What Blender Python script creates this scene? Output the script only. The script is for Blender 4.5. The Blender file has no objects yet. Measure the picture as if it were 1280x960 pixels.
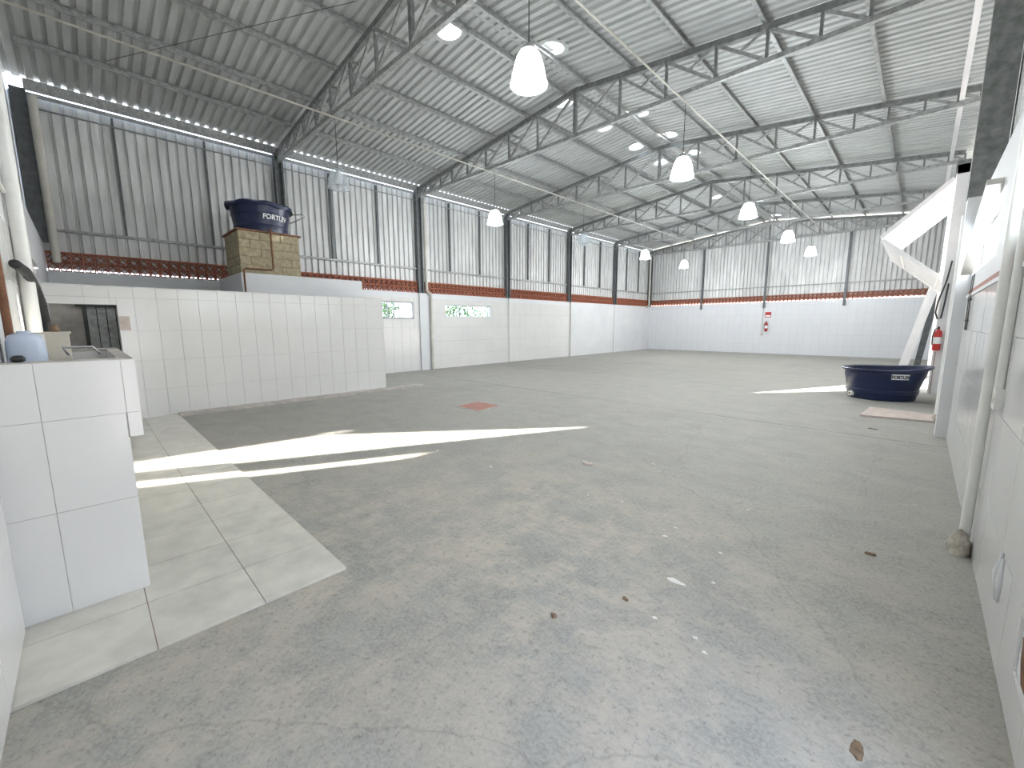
import bpy, math, random
from mathutils import Matrix, Vector
random.seed(7)
scene = bpy.context.scene
C = scene.collection

# ------------------------------------------------------------------ camera
cam_d = bpy.data.cameras.new('camera')
cam_d.sensor_fit = 'HORIZONTAL'; cam_d.sensor_width = 36.0; cam_d.lens = 14.60
cam_d.clip_start = 0.02; cam_d.clip_end = 300
cam = bpy.data.objects.new('camera', cam_d); C.objects.link(cam)
yaw, pitch, roll = math.radians(44.358), math.radians(-8.112), math.radians(-0.239)
fwd = Vector((-math.sin(yaw)*math.cos(pitch), math.cos(yaw)*math.cos(pitch), math.sin(pitch)))
rgt0 = Vector((math.cos(yaw), math.sin(yaw), 0)); up0 = rgt0.cross(fwd)
rgt = math.cos(roll)*rgt0 + math.sin(roll)*up0
upv = -math.sin(roll)*rgt0 + math.cos(roll)*up0
cam.matrix_world = Matrix(((rgt.x, upv.x, -fwd.x, 0), (rgt.y, upv.y, -fwd.y, 0), (rgt.z, upv.z, -fwd.z, 1.5), (0, 0, 0, 1)))
scene.camera = cam

# ------------------------------------------------------------------ sky, sun, exposure
w = bpy.data.worlds.new('sky'); scene.world = w; w.use_nodes = True
nt = w.node_tree; nt.nodes.clear()
tc = nt.nodes.new('ShaderNodeTexCoord'); sep = nt.nodes.new('ShaderNodeSeparateXYZ')
ramp = nt.nodes.new('ShaderNodeValToRGB'); bg = nt.nodes.new('ShaderNodeBackground'); out = nt.nodes.new('ShaderNodeOutputWorld')
nt.links.new(tc.outputs['Generated'], sep.inputs[0]); nt.links.new(sep.outputs['Z'], ramp.inputs[0])
nt.links.new(ramp.outputs[0], bg.inputs[0]); nt.links.new(bg.outputs[0], out.inputs[0])
ramp.color_ramp.elements[0].position = 0.0; ramp.color_ramp.elements[0].color = (0.92, 0.94, 1.0, 1)
ramp.color_ramp.elements[1].position = 1.0; ramp.color_ramp.elements[1].color = (0.42, 0.62, 1.0, 1)
bg.inputs[1].default_value = 3.2
sd = bpy.data.lights.new('sun', 'SUN'); sd.energy = 46; sd.angle = math.radians(0.53); sd.color = (1.0, 0.93, 0.82)
sun = bpy.data.objects.new('sun', sd); C.objects.link(sun)
sun.rotation_euler = Vector((-0.427, -0.905, -0.29)).to_track_quat('-Z', 'Y').to_euler()
LAMP_W = 66.0
vs = scene.view_settings
scene.display_settings.display_device = 'sRGB'
vs.view_transform = 'Standard'; vs.look = 'None'; vs.gamma = 1.0; vs.use_curve_mapping = False
vs.exposure = 0.72

# ------------------------------------------------------------------ materials
def nodemat(name):
    m = bpy.data.materials.new(name); m.use_nodes = True
    t = m.node_tree
    b = t.nodes['Principled BSDF']
    return m, t, b
def pos_node(t, scale=(1, 1, 1)):
    g = t.nodes.new('ShaderNodeNewGeometry')
    mp = t.nodes.new('ShaderNodeMapping'); mp.inputs['Scale'].default_value = scale
    t.links.new(g.outputs['Position'], mp.inputs['Vector'])
    return mp.outputs[0]
def noise(t, vec, scale, detail=5, rough=0.6):
    n = t.nodes.new('ShaderNodeTexNoise'); n.inputs['Scale'].default_value = scale
    n.inputs['Detail'].default_value = detail; n.inputs['Roughness'].default_value = rough
    t.links.new(vec, n.inputs['Vector']); return n.outputs['Fac']
def rampf(t, fac, p0, p1, c0=0.0, c1=1.0):
    r = t.nodes.new('ShaderNodeMapRange'); r.inputs['From Min'].default_value = p0; r.inputs['From Max'].default_value = p1
    r.inputs['To Min'].default_value = c0; r.inputs['To Max'].default_value = c1
    t.links.new(fac, r.inputs['Value']); return r.outputs[0]
def mixc(t, fac, a, b):
    m = t.nodes.new('ShaderNodeMix'); m.data_type = 'RGBA'
    if isinstance(fac, float): m.inputs[0].default_value = fac
    else: t.links.new(fac, m.inputs[0])
    for i, c in ((6, a), (7, b)):
        if isinstance(c, tuple): m.inputs[i].default_value = (*c, 1)
        else: t.links.new(c, m.inputs[i])
    return m.outputs[2]
def bump(t, b, fac, strength=0.3, dist=0.01):
    n = t.nodes.new('ShaderNodeBump'); n.inputs['Strength'].default_value = strength; n.inputs['Distance'].default_value = dist
    t.links.new(fac, n.inputs['Height']); t.links.new(n.outputs[0], b.inputs['Normal'])
def simple(name, col, rough=0.5, metal=0.0, var=0.12, scale=6.0, stretch=(1, 1, 1), bmp=0.0, per=0.0):
    m, t, b = nodemat(name)
    v = pos_node(t, stretch)
    f = noise(t, v, scale)
    dark = tuple(max(0, c*(1-var*2)) for c in col)
    lite = tuple(min(1, c*(1+var)) for c in col)
    c = mixc(t, rampf(t, f, 0.3, 0.7), dark, lite)
    if per:      # sheets weather differently from one another
        oi = t.nodes.new('ShaderNodeObjectInfo')
        c = mixc(t, rampf(t, oi.outputs['Random'], 0, 1, 0, per), c, tuple(v*0.6 for v in col))
    t.links.new(c, b.inputs['Base Color'])
    b.inputs['Roughness'].default_value = rough; b.inputs['Metallic'].default_value = metal
    if bmp: bump(t, b, noise(t, v, scale*8), bmp)
    return m
MT = {}
MT['galv'] = simple('galvanised_steel', (0.40, 0.41, 0.40), 0.5, 0.2, 0.2, 14)
MT['truss'] = simple('truss_steel', (0.24, 0.25, 0.245), 0.5, 0.2, 0.2, 10)
MT['galvdark'] = simple('grey_painted_steel', (0.135, 0.145, 0.15), 0.5, 0.25, 0.15, 9)
MT['roof'] = simple('roof_sheet_metal', (0.52, 0.535, 0.525), 0.6, 0.1, 0.10, 3.0, (0.4, 2, 1), 0, 0.2)
MT['siding'] = simple('siding_sheet_metal', (0.76, 0.765, 0.755), 0.5, 0.05, 0.13, 3.0, (2, 2, 0.35), 0, 0.42)
MT['whitepaint'] = simple('white_wall_paint', (0.72, 0.73, 0.745), 0.55, 0, 0.03, 1.2, (1, 1, 1), 0.05)
MT['tile'] = simple('white_ceramic_tile', (0.74, 0.735, 0.72), 0.16, 0, 0.02, 1.5)
MT['grout'] = simple('grey_grout', (0.56, 0.55, 0.53), 0.85, 0, 0.15, 8)
MT['tilefloor'] = simple('cream_floor_tile', (0.66, 0.64, 0.565), 0.28, 0, 0.09, 5.0)
MT['groutfloor'] = simple('brown_floor_grout', (0.26, 0.17, 0.14), 0.9, 0, 0.15, 8)
MT['pvc'] = simple('white_pvc', (0.82, 0.82, 0.79), 0.35, 0, 0.05, 4)
MT['pvcold'] = simple('aged_pvc', (0.62, 0.60, 0.54), 0.45, 0, 0.08, 4)
MT['whitemetal'] = simple('white_painted_metal', (0.78, 0.77, 0.77), 0.35, 0, 0.03, 3)
MT['brick'] = simple('red_clay_brick', (0.38, 0.13, 0.075), 0.8, 0, 0.2, 20)
MT['block'] = simple('concrete_block', (0.42, 0.36, 0.24), 0.9, 0, 0.18, 12, (1, 1, 1), 0.4)
MT['mortar'] = simple('block_mortar', (0.30, 0.26, 0.18), 0.95, 0, 0.15, 15)
MT['blue'] = simple('dark_blue_plastic', (0.005, 0.014, 0.062), 0.32, 0, 0.15, 4)
MT['black'] = simple('black_rubber', (0.02, 0.02, 0.022), 0.5, 0, 0.1, 8)
MT['darkmetal'] = simple('dark_shutter_metal', (0.05, 0.055, 0.05), 0.5, 0.2, 0.15, 9)
MT['rust'] = simple('rusty_brown_pipe', (0.22, 0.10, 0.05), 0.7, 0.1, 0.25, 14)
MT['red'] = simple('red_enamel', (0.50, 0.03, 0.03), 0.3, 0, 0.08, 5)
MT['letter'] = simple('white_lettering', (0.88, 0.88, 0.88), 0.5, 0, 0.02, 5)
MT['darkletter'] = simple('dark_lettering', (0.03, 0.03, 0.05), 0.5, 0, 0.02, 5)
MT['plasticblue'] = simple('pale_blue_plastic', (0.60, 0.67, 0.80), 0.3, 0, 0.04, 3)
MT['cream'] = simple('cream_plastic', (0.78, 0.72, 0.60), 0.5, 0, 0.05, 4)
MT['plaster'] = simple('rough_plaster', (0.55, 0.51, 0.44), 0.95, 0, 0.25, 22, (1, 1, 1), 0.6)
MT['boardpink'] = simple('pale_stone_slab', (0.60, 0.52, 0.47), 0.7, 0, 0.1, 7)
MT['hatch'] = simple('red_tile_patch', (0.42, 0.20, 0.16), 0.7, 0, 0.15, 9)
MT['kerb'] = simple('kerb_cement', (0.50, 0.47, 0.43), 0.85, 0, 0.12, 6)
MT['leaf'] = simple('green_leaf', (0.16, 0.34, 0.06), 0.5, 0, 0.5, 3)
MT['bark'] = simple('bark', (0.12, 0.08, 0.05), 0.9, 0, 0.2, 12)
MT['yard'] = simple('yard_paving', (0.42, 0.40, 0.36), 0.9, 0, 0.1, 1.0)
MT['chip'] = simple('brown_chip', (0.22, 0.15, 0.09), 0.8, 0, 0.25, 30)
MT['paper'] = simple('white_paper', (0.75, 0.74, 0.70), 0.8, 0, 0.05, 20)
MT['alum'] = simple('aluminium_cap', (0.60, 0.61, 0.62), 0.35, 0.7, 0.05, 10)
MT['glassframe'] = simple('grey_window_frame', (0.40, 0.40, 0.41), 0.45, 0.2, 0.08, 8)

def make_floor_mat():
    m, t, b = nodemat('worn_concrete')
    p = pos_node(t)
    big = noise(t, p, 0.55, 6, 0.62)
    med = noise(t, pos_node(t, (1.0, 1.3, 1)), 2.3, 8, 0.68)
    fine = noise(t, p, 60, 4, 0.7)
    speck = noise(t, p, 13, 10, 0.8)
    base = mixc(t, rampf(t, med, 0.36, 0.66), (0.255, 0.254, 0.230), (0.375, 0.372, 0.335))
    g = t.nodes.new('ShaderNodeNewGeometry')
    def zone_at(c, r0, r1, lo):
        d = t.nodes.new('ShaderNodeVectorMath'); d.operation = 'DISTANCE'; d.inputs[1].default_value = c
        t.links.new(g.outputs['Position'], d.inputs[0]); return rampf(t, d.outputs['Value'], r0, r1, 1.0, lo)
    def mul(a, b2):
        m_ = t.nodes.new('ShaderNodeMath'); m_.operation = 'MULTIPLY'; t.links.new(a, m_.inputs[0]); t.links.new(b2, m_.inputs[1]); return m_.outputs[0]
    # tan screed showing where the grey skin has worn away
    edge = noise(t, p, 2.1, 12, 0.72)
    wear = rampf(t, edge, 0.44, 0.56, 0, 0.85)
    c = mixc(t, mul(zone_at((-1.9, 1.35, 0), 0.9, 3.0, 0.12), wear), base, mixc(t, rampf(t, noise(t, p, 9, 8, 0.75), 0.35, 0.65), (0.43, 0.385, 0.315), (0.60, 0.535, 0.435)))
    # warmer dust film spread widely
    c = mixc(t, rampf(t, noise(t, p, 0.8, 6, 0.6), 0.42, 0.66, 0, 0.35), c, (0.37, 0.35, 0.30))
    # dark damp-looking stains
    c = mixc(t, rampf(t, big, 0.54, 0.68, 0, 0.30), c, (0.17, 0.172, 0.167))
    # pale scuffs running across the hall
    sc_ = noise(t, pos_node(t, (0.7, 6.5, 1)), 2.1, 9, 0.74)
    c = mixc(t, rampf(t, sc_, 0.60, 0.72, 0, 0.55), c, (0.50, 0.49, 0.46))
    c = mixc(t, rampf(t, speck, 0.555, 0.64, 0, 0.5), c, (0.15, 0.14, 0.125))
    c = mixc(t, rampf(t, fine, 0.42, 0.60, 0, 0.45), c, (0.48, 0.465, 0.42))
    c = mixc(t, rampf(t, noise(t, p, 34, 6, 0.8), 0.545, 0.62, 0, 0.5), c, (0.17, 0.16, 0.14))
    # hairline cracks
    v = t.nodes.new('ShaderNodeTexVoronoi'); v.feature = 'DISTANCE_TO_EDGE'; v.inputs['Scale'].default_value = 0.36
    wv = t.nodes.new('ShaderNodeVectorMath'); wv.operation = 'ADD'
    nn = t.nodes.new('ShaderNodeTexNoise'); nn.inputs['Scale'].default_value = 2.2; nn.inputs['Detail'].default_value = 4
    t.links.new(p, nn.inputs['Vector'])
    sc2 = t.nodes.new('ShaderNodeVectorMath'); sc2.operation = 'SCALE'; sc2.inputs['Scale'].default_value = 0.35
    t.links.new(nn.outputs['Color'], sc2.inputs[0]); t.links.new(p, wv.inputs[0]); t.links.new(sc2.outputs[0], wv.inputs[1])
    t.links.new(wv.outputs[0], v.inputs['Vector'])
    crack = rampf(t, v.outputs['Distance'], 0.0, 0.003, 0.22, 0.0)
    c = mixc(t, crack, c, (0.10, 0.10, 0.095))
    t.links.new(c, b.inputs['Base Color'])
    b.inputs['Roughness'].default_value = 0.62
    rr = rampf(t, med, 0.3, 0.7, 0.6, 0.85); t.links.new(rr, b.inputs['Roughness'])
    bump(t, b, mixc(t, 0.4, speck, med), 0.35, 0.02)
    return m
MT['floor'] = make_floor_mat()

def make_tilewall_mat():
    # far end wall: its tiles are only faint lines at that distance
    m, t, b = nodemat('white_tiled_far_wall')
    g = t.nodes.new('ShaderNodeNewGeometry'); s = t.nodes.new('ShaderNodeSeparateXYZ'); cmb = t.nodes.new('ShaderNodeCombineXYZ')
    t.links.new(g.outputs['Position'], s.inputs[0]); add = t.nodes.new('ShaderNodeMath'); add.operation = 'ADD'
    t.links.new(s.outputs['X'], add.inputs[0]); t.links.new(s.outputs['Y'], add.inputs[1])
    t.links.new(add.outputs[0], cmb.inputs['X']); t.links.new(s.outputs['Z'], cmb.inputs['Y'])
    br = t.nodes.new('ShaderNodeTexBrick'); br.offset = 0.0
    br.inputs['Color1'].default_value = (0.72, 0.735, 0.765, 1); br.inputs['Color2'].default_value = (0.70, 0.715, 0.745, 1)
    br.inputs['Mortar'].default_value = (0.58, 0.58, 0.59, 1)
    br.inputs['Scale'].default_value = 1.0; br.inputs['Mortar Size'].default_value = 0.004
    br.inputs['Brick Width'].default_value = 0.31; br.inputs['Row Height'].default_value = 0.48
    t.links.new(cmb.outputs[0], br.inputs['Vector']); t.links.new(br.outputs['Color'], b.inputs['Base Color'])
    b.inputs['Roughness'].default_value = 0.25
    return m
MT['tilewall'] = make_tilewall_mat()

def translucent_mat(name, col, transp=0.35):
    m = bpy.data.materials.new(name); m.use_nodes = True; t = m.node_tree; t.nodes.clear()
    o = t.nodes.new('ShaderNodeOutputMaterial'); tr = t.nodes.new('ShaderNodeBsdfTranslucent'); tp = t.nodes.new('ShaderNodeBsdfTransparent')
    gl = t.nodes.new('ShaderNodeBsdfGlossy'); mx = t.nodes.new('ShaderNodeMixShader'); mx2 = t.nodes.new('ShaderNodeMixShader')
    n = t.nodes.new('ShaderNodeTexNoise'); n.inputs['Scale'].default_value = 9
    cr = mixc(t, n.outputs['Fac'], col, tuple(c*0.93 for c in col))
    t.links.new(cr, tr.inputs[0]); tp.inputs[0].default_value = (*col, 1); gl.inputs[1].default_value = 0.12
    mx.inputs[0].default_value = transp; t.links.new(tr.outputs[0], mx.inputs[1]); t.links.new(tp.outputs[0], mx.inputs[2])
    mx2.inputs[0].default_value = 0.05; t.links.new(mx.outputs[0], mx2.inputs[1]); t.links.new(gl.outputs[0], mx2.inputs[2])
    t.links.new(mx2.outputs[0], o.inputs[0]); return m
MT['dome'] = translucent_mat('skylight_acrylic', (0.93, 0.96, 1.0), 0.45)
MT['shade'] = translucent_mat('prismatic_acrylic', (0.93, 0.97, 1.0), 0.62)
MT['frost'] = translucent_mat('frosted_pane', (0.90, 0.95, 1.0), 0.02)
def lit_shade():
    m = MT['shade'].copy(); m.name = 'glowing_acrylic'; t = m.node_tree
    o = [n for n in t.nodes if n.type == 'OUTPUT_MATERIAL'][0]; src = o.inputs[0].links[0].from_socket
    e = t.nodes.new('ShaderNodeEmission'); e.inputs[0].default_value = (0.94, 0.98, 1, 1); e.inputs[1].default_value = 0.9
    a = t.nodes.new('ShaderNodeAddShader'); t.links.new(src, a.inputs[0]); t.links.new(e.outputs[0], a.inputs[1]); t.links.new(a.outputs[0], o.inputs[0])
    return m
MT['shadelit'] = lit_shade()
def glass_mat():
    m = bpy.data.materials.new('window_glass'); m.use_nodes = True; t = m.node_tree; t.nodes.clear()
    o = t.nodes.new('ShaderNodeOutputMaterial'); tp = t.nodes.new('ShaderNodeBsdfTransparent'); gl = t.nodes.new('ShaderNodeBsdfGlossy')
    mx = t.nodes.new('ShaderNodeMixShader'); mx.inputs[0].default_value = 0.08; gl.inputs[1].default_value = 0.03
    tp.inputs[0].default_value = (0.9, 0.96, 0.96, 1)
    t.links.new(tp.outputs[0], mx.inputs[1]); t.links.new(gl.outputs[0], mx.inputs[2]); t.links.new(mx.outputs[0], o.inputs[0]); return m
MT['glass'] = glass_mat()
def emit_mat(name, col, st):
    m = bpy.data.materials.new(name); m.use_nodes = True; t = m.node_tree; t.nodes.clear()
    o = t.nodes.new('ShaderNodeOutputMaterial'); e = t.nodes.new('ShaderNodeEmission'); e.inputs[0].default_value = (*col, 1); e.inputs[1].default_value = st
    t.links.new(e.outputs[0], o.inputs[0]); return m
MT['bulb'] = emit_mat('lit_bulb', (0.95, 0.98, 1.0), 60)
MT['bulboff'] = simple('unlit_bulb', (0.8, 0.8, 0.8), 0.3, 0, 0.03, 5)

# ------------------------------------------------------------------ mesh helpers
class MB:
    def __init__(s): s.v = []; s.f = []
    def box(s, x0, x1, y0, y1, z0, z1):
        n = len(s.v)
        s.v += [(x0, y0, z0), (x1, y0, z0), (x1, y1, z0), (x0, y1, z0), (x0, y0, z1), (x1, y0, z1), (x1, y1, z1), (x0, y1, z1)]
        s.f += [tuple(n+i for i in q) for q in ((0, 3, 2, 1), (4, 5, 6, 7), (0, 1, 5, 4), (1, 2, 6, 5), (2, 3, 7, 6), (3, 0, 4, 7))]
        return s
    def bar(s, p, q, a, b, up=(0, 0, 1)):
        """rectangular bar from p to q; a = width across, b = depth along 'up'"""
        p, q = Vector(p), Vector(q); d = (q-p).normalized(); u = Vector(up)
        r = d.cross(u)
        if r.length < 1e-5: r = d.cross(Vector((0, 1, 0)))
        r.normalize(); u = r.cross(d).normalized()
        n = len(s.v)
        for e in (p, q):
            for i, j in ((-1, -1), (1, -1), (1, 1), (-1, 1)): s.v.append(tuple(e + r*(i*a/2) + u*(j*b/2)))
        s.f += [tuple(n+i for i in k) for k in ((0, 1, 2, 3), (7, 6, 5, 4), (0, 4, 5, 1), (1, 5, 6, 2), (2, 6, 7, 3), (3, 7, 4, 0))]
        return s
    def angle(s, p, q, wd, th, up=(0, 0, 1), flip=1):
        """L-profile (rolled angle) bar"""
        p, q = Vector(p), Vector(q); d = (q-p).normalized(); u = Vector(up)
        r = d.cross(u).normalized(); u = r.cross(d).normalized()
        pts = [(0, 0), (wd, 0), (wd, th), (th, th), (th, wd), (0, wd)]
        n = len(s.v)
        for e in (p, q):
            for i, j in pts: s.v.append(tuple(e + r*(flip*(i-wd/2)) + u*(j-wd/2)))
        for i in range(6): s.f.append((n+i, n+(i+1) % 6, n+6+(i+1) % 6, n+6+i))
        s.f.append(tuple(n+i for i in range(5, -1, -1))); s.f.append(tuple(n+6+i for i in range(6)))
        return s
    def tube(s, path, r, n=10, cap=True):
        path = [Vector(p) for p in path]; base = len(s.v)
        ref = None
        for k, p in enumerate(path):
            d = ((path[min(k+1, len(path)-1)] - path[max(k-1, 0)])).normalized()
            if ref is None:
                ref = d.cross(Vector((0.3, 0.2, 1)) if abs(d.z) < 0.9 else Vector((1, 0.1, 0))).normalized()
            ref = (ref - d*ref.dot(d)).normalized(); o = d.cross(ref)
            rr = r[k] if isinstance(r, (list, tuple)) else r
            for i in range(n):
                a = 2*math.pi*i/n; s.v.append(tuple(p + ref*(math.cos(a)*rr) + o*(math.sin(a)*rr)))
        for k in range(len(path)-1):
            for i in range(n):
                a, b = base+k*n+i, base+k*n+(i+1) % n; s.f.append((a, b, b+n, a+n))
        if cap:
            s.f.append(tuple(base+i for i in range(n-1, -1, -1))); e = base+(len(path)-1)*n; s.f.append(tuple(e+i for i in range(n)))
        return s
    def lathe(s, c, prof, n=32, close0=False, close1=False):
        base = len(s.v)
        for r, z in prof:
            for i in range(n):
                a = 2*math.pi*i/n; s.v.append((c[0]+r*math.cos(a), c[1]+r*math.sin(a), c[2]+z))
        for k in range(len(prof)-1):
            for i in range(n):
                a, b = base+k*n+i, base+k*n+(i+1) % n; s.f.append((a, b, b+n, a+n))
        if close0: s.f.append(tuple(base+i for i in range(n-1, -1, -1)))
        if close1: e = base+(len(prof)-1)*n; s.f.append(tuple(e+i for i in range(n)))
        return s
    def build(s, name, mat, parent=None, smooth=False, angle=None):
        xs, ys, zs = zip(*s.v)
        o = Vector(((min(xs)+max(xs))/2, (min(ys)+max(ys))/2, min(zs)))
        me = bpy.data.meshes.new(name)
        me.from_pydata([(x-o.x, y-o.y, z-o.z) for x, y, z in s.v], [], s.f)
        me.materials.append(MT[mat] if isinstance(mat, str) else mat)
        if smooth:
            me.shade_smooth()
            if angle: me.set_sharp_from_angle(angle=math.radians(angle))
        me.update()
        return link(name, me, o, parent)
WL = {}
def link(name, me, loc, parent=None):
    ob = bpy.data.objects.new(name, me); C.objects.link(ob)
    loc = Vector(loc); WL[ob.name] = loc.copy()
    ob.location = loc - (WL[parent.name] if parent else Vector())
    if parent: ob.parent = parent
    return ob
def empty(name, loc):
    return link(name, None, loc)
def tag(o, label, cat, group=None):
    o['label'] = label; o['category'] = cat
    if group: o['group'] = group
    return o
def struct(o): o['kind'] = 'structure'; return o
def copy_tree(root, loc, rename=None):
    r = root.copy(); C.objects.link(r); r.location = loc; WL[r.name] = Vector(loc)
    for ch in root.children:
        c = ch.copy(); C.objects.link(c); c.parent = r
        for g in ch.children:
            d = g.copy(); C.objects.link(d); d.parent = c
    return r

# ------------------------------------------------------------------ key dimensions (metres)
XL, XR, YN, YB = -11.9, 0.38, -0.36, 24.15
RX = -5.76
TRY = [-0.22, 3.82, 7.87, 11.92, 15.97, 20.02, 24.07]
def chord_top(x): return 6.48 - 0.11*abs(x-RX)
def roof_z(x): return chord_top(x) + 0.10
WALLH, BANDT = 2.55, 2.90
G0, G1 = 12.7, 16.55     # gate opening along the right wall
GTOP = 4.42

# ------------------------------------------------------------------ ground outside, floor
yard = struct(MB().box(-60, 60, -50, 80, -0.6, -0.26).build('yard_ground', 'yard'))
floor = struct(MB().box(XL-0.2, XR+0.2, YN-0.2, YB+0.2, -0.26, -0.03).build('floor', 'groutfloor'))
joints = [YN-0.2, 7.18, 10.95, 15.0, 19.2, YB+0.2]
for a, b in zip(joints[:-1], joints[1:]):
    MB().box(XL-0.2, XR+0.2, a+0.008, b-0.008, -0.03, 0).build('floor_slab', 'floor', floor)
# cream tiles along the near wall
TS = 0.45
xx = -2.41
proto = None
while xx > -8.95:
    x0 = max(xx-TS, -8.95)
    for r in range(3):
        y0 = YN + r*TS
        if x0 == xx-TS:
            if proto is None:
                proto = MB().box(x0+0.002, xx-0.002, y0+0.002, y0+TS-0.002, 0.0, 0.016).build('floor_tile', 'tilefloor', floor)
                pw = WL[proto.name].copy()
            else: link('floor_tile', proto.data, ((x0+xx)/2, y0+TS/2, 0.0), floor)
        else:
            MB().box(x0+0.002, xx-0.002, y0+0.002, y0+TS-0.002, 0.0, 0.016).build('floor_tile', 'tilefloor', floor)
    xx -= TS
MB().box(-8.95, -2.413, YN+0.003, YN+3*TS-0.003, 0.0, 0.013).build('tile_bed', 'groutfloor', floor)
struct(MB().box(-8.95, -8.72, 0.99, 5.75, 0.0, 0.045).build('trim_1', 'kerb'))

# ------------------------------------------------------------------ walls
def holed_wall(name, axis, c0, c1, u0, u1, z0, z1, holes, mat):
    """wall slab between c0 and c1 on its thin axis; holes = (u0,u1,z0,z1)"""
    m = MB()
    us = sorted(set([u0, u1] + [h[0] for h in holes] + [h[1] for h in holes]))
    for a, b in zip(us[:-1], us[1:]):
        zc = [(z0, z1)]
        for h in holes:
            if h[0] <= a+1e-6 and h[1] >= b-1e-6:
                nz = []
                for p, q in zc:
                    if h[3] <= p or h[2] >= q: nz.append((p, q)); continue
                    if h[2] > p: nz.append((p, h[2]))
                    if h[3] < q: nz.append((h[3], q))
                zc = nz
        for p, q in zc:
            if axis == 'x': m.box(c0, c1, a, b, p, q)
            else: m.box(a, b, c0, c1, p, q)
    return struct(m.build(name, mat))
W1 = (6.15, 7.6, 1.70, 2.25); W2 = (8.88, 11.0, 1.79, 2.20); W3 = (5.3, 7.72, 2.06, 2.60); W4 = (2.4, 4.86, 2.06, 2.60); D2 = (0.1, 1.6, 0.0, 2.35)
wall_left = holed_wall('wall_left', 'x', XL-0.15, XL, YN-0.15, YB+0.15, 0, WALLH, [W1, W2], 'whitepaint')
wall_back = holed_wall('wall_back', 'y', YB, YB+0.15, XL, XR+0.15, 0, WALLH, [], 'tilewall')
wall_right = holed_wall('wall_right', 'x', XR, XR+0.15, YN, YB, 0, 3.02, [W3, W4, D2, (G0-0.17, G1+0.17, -1, 4)], 'whitepaint')
wall_near = holed_wall('wall_near', 'y', YN-0.15, YN, XL, XR+0.15, 0, 3.05, [], 'whitepaint')

TILECACHE = {}
def tile_piece(parent, axis, face, sgn, u0, u1, z0, z1, th=0.009, g=0.0022, mat='tile', name='wall_tile', gu=None):
    du, dz = u1-u0-2*(g if gu is None else gu), z1-z0-2*g
    if du < 0.02 or dz < 0.02: return
    key = (axis, sgn, round(du, 3), round(dz, 3), mat, th)
    jit = random.uniform(-0.0008, 0.0012)
    if key not in TILECACHE:
        m = MB()
        bv = 0.003
        if axis == 'x':
            m.box(0, th, -du/2, du/2, 0, dz) if sgn > 0 else m.box(-th, 0, -du/2, du/2, 0, dz)
        else:
            m.box(-du/2, du/2, 0, th, 0, dz) if sgn > 0 else m.box(-du/2, du/2, -th, 0, 0, dz)
        me = bpy.data.meshes.new(name); me.from_pydata(m.v, [], m.f); me.materials.append(MT[mat]); TILECACHE[key] = me
    loc = (face+jit*sgn, (u0+u1)/2, z0+g) if axis == 'x' else ((u0+u1)/2, face+jit*sgn, z0+g)
    link(name, TILECACHE[key], loc, parent)
def tile_grid(parent, axis, face, sgn, us, zs, holes=(), **k):
    for a, b in zip(us[:-1], us[1:]):
        for p, q in zip(zs[:-1], zs[1:]):
            rects = [(a, b, p, q)]
            for h in holes:
                nr = []
                for (a0, b0, p0, q0) in rects:
                    if h[1] <= a0 or h[0] >= b0 or h[3] <= p0 or h[2] >= q0: nr.append((a0, b0, p0, q0)); continue
                    if h[0] > a0: nr.append((a0, h[0], p0, q0))
                    if h[1] < b0: nr.append((h[1], b0, p0, q0))
                    l, r = max(a0, h[0]), min(b0, h[1])
                    if h[2] > p0: nr.append((l, r, p0, h[2]))
                    if h[3] < q0: nr.append((l, r, h[3], q0))
                rects = nr
            for rc in rects: tile_piece(parent, axis, face, sgn, *rc, **k)
def steps(a, b, s):
    L = [a]
    while L[-1]+s < b-0.03: L.append(L[-1]+s)
    L.append(b); return L
# grout beds (thin) then tiles
for ya, yb, hw in ((4.95, 7.78, W1), (8.3, 16.0, W2)):
    tile_grid(wall_left, 'x', XL, 1, [ya, yb], [0, 2.38], [hw], mat='grout', th=0.003, g=0.0, name='grout_bed')
tile_grid(wall_left, 'x', XL, 1, steps(4.95, 7.78, 0.31), [0, 0.47, 0.95, 1.43, 1.91, 2.38], [W1])
tile_grid(wall_left, 'x', XL, 1, steps(8.3, 16.0, 0.31), [0, 0.47, 0.95, 1.43, 1.91, 2.38], [W2], g=0.004, gu=0.0006)
tile_grid(wall_right, 'x', XR, -1, steps(1.66, 7.70, 0.31), [0, 0.45, 0.97, 1.42, 1.83], [(2.06, 2.33, 0.2, 0.42)])
tile_grid(wall_near, 'y', YN, 1, steps(-8.9, -4.57, 0.31), [0.9, 1.38, 1.86, 2.34])
tile_grid(wall_near, 'y', YN, 1, steps(-3.0, -1.5, 0.31), [0.02, 0.5, 0.98, 1.46])
# worn spot on the right wall where a tile broke off, and the strip of bare brick over the tiles
m = MB(); n0 = 14; cy, cz = 2.195, 0.31
m.v.append((XR-0.004, cy, cz))
for i in range(n0):
    a = 2*math.pi*i/n0; r = random.uniform(0.75, 1.05)
    m.v.append((XR-0.003, cy+0.12*r*math.cos(a), cz+0.105*r*math.sin(a)))
for i in range(n0): m.f.append((0, 1+i, 1+(i+1) % n0))
m.build('exposed_brick', 'rust', wall_right)
MB().box(XR-0.006, XR+0.01, 1.66, 7.7, 1.832, 1.885).build('brick_strip', 'hatch', wall_right)
MB().box(XR-0.02, XR, 1.66, 7.7, 1.80, 1.832).build('tile_edge', 'whitepaint', wall_right)
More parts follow.
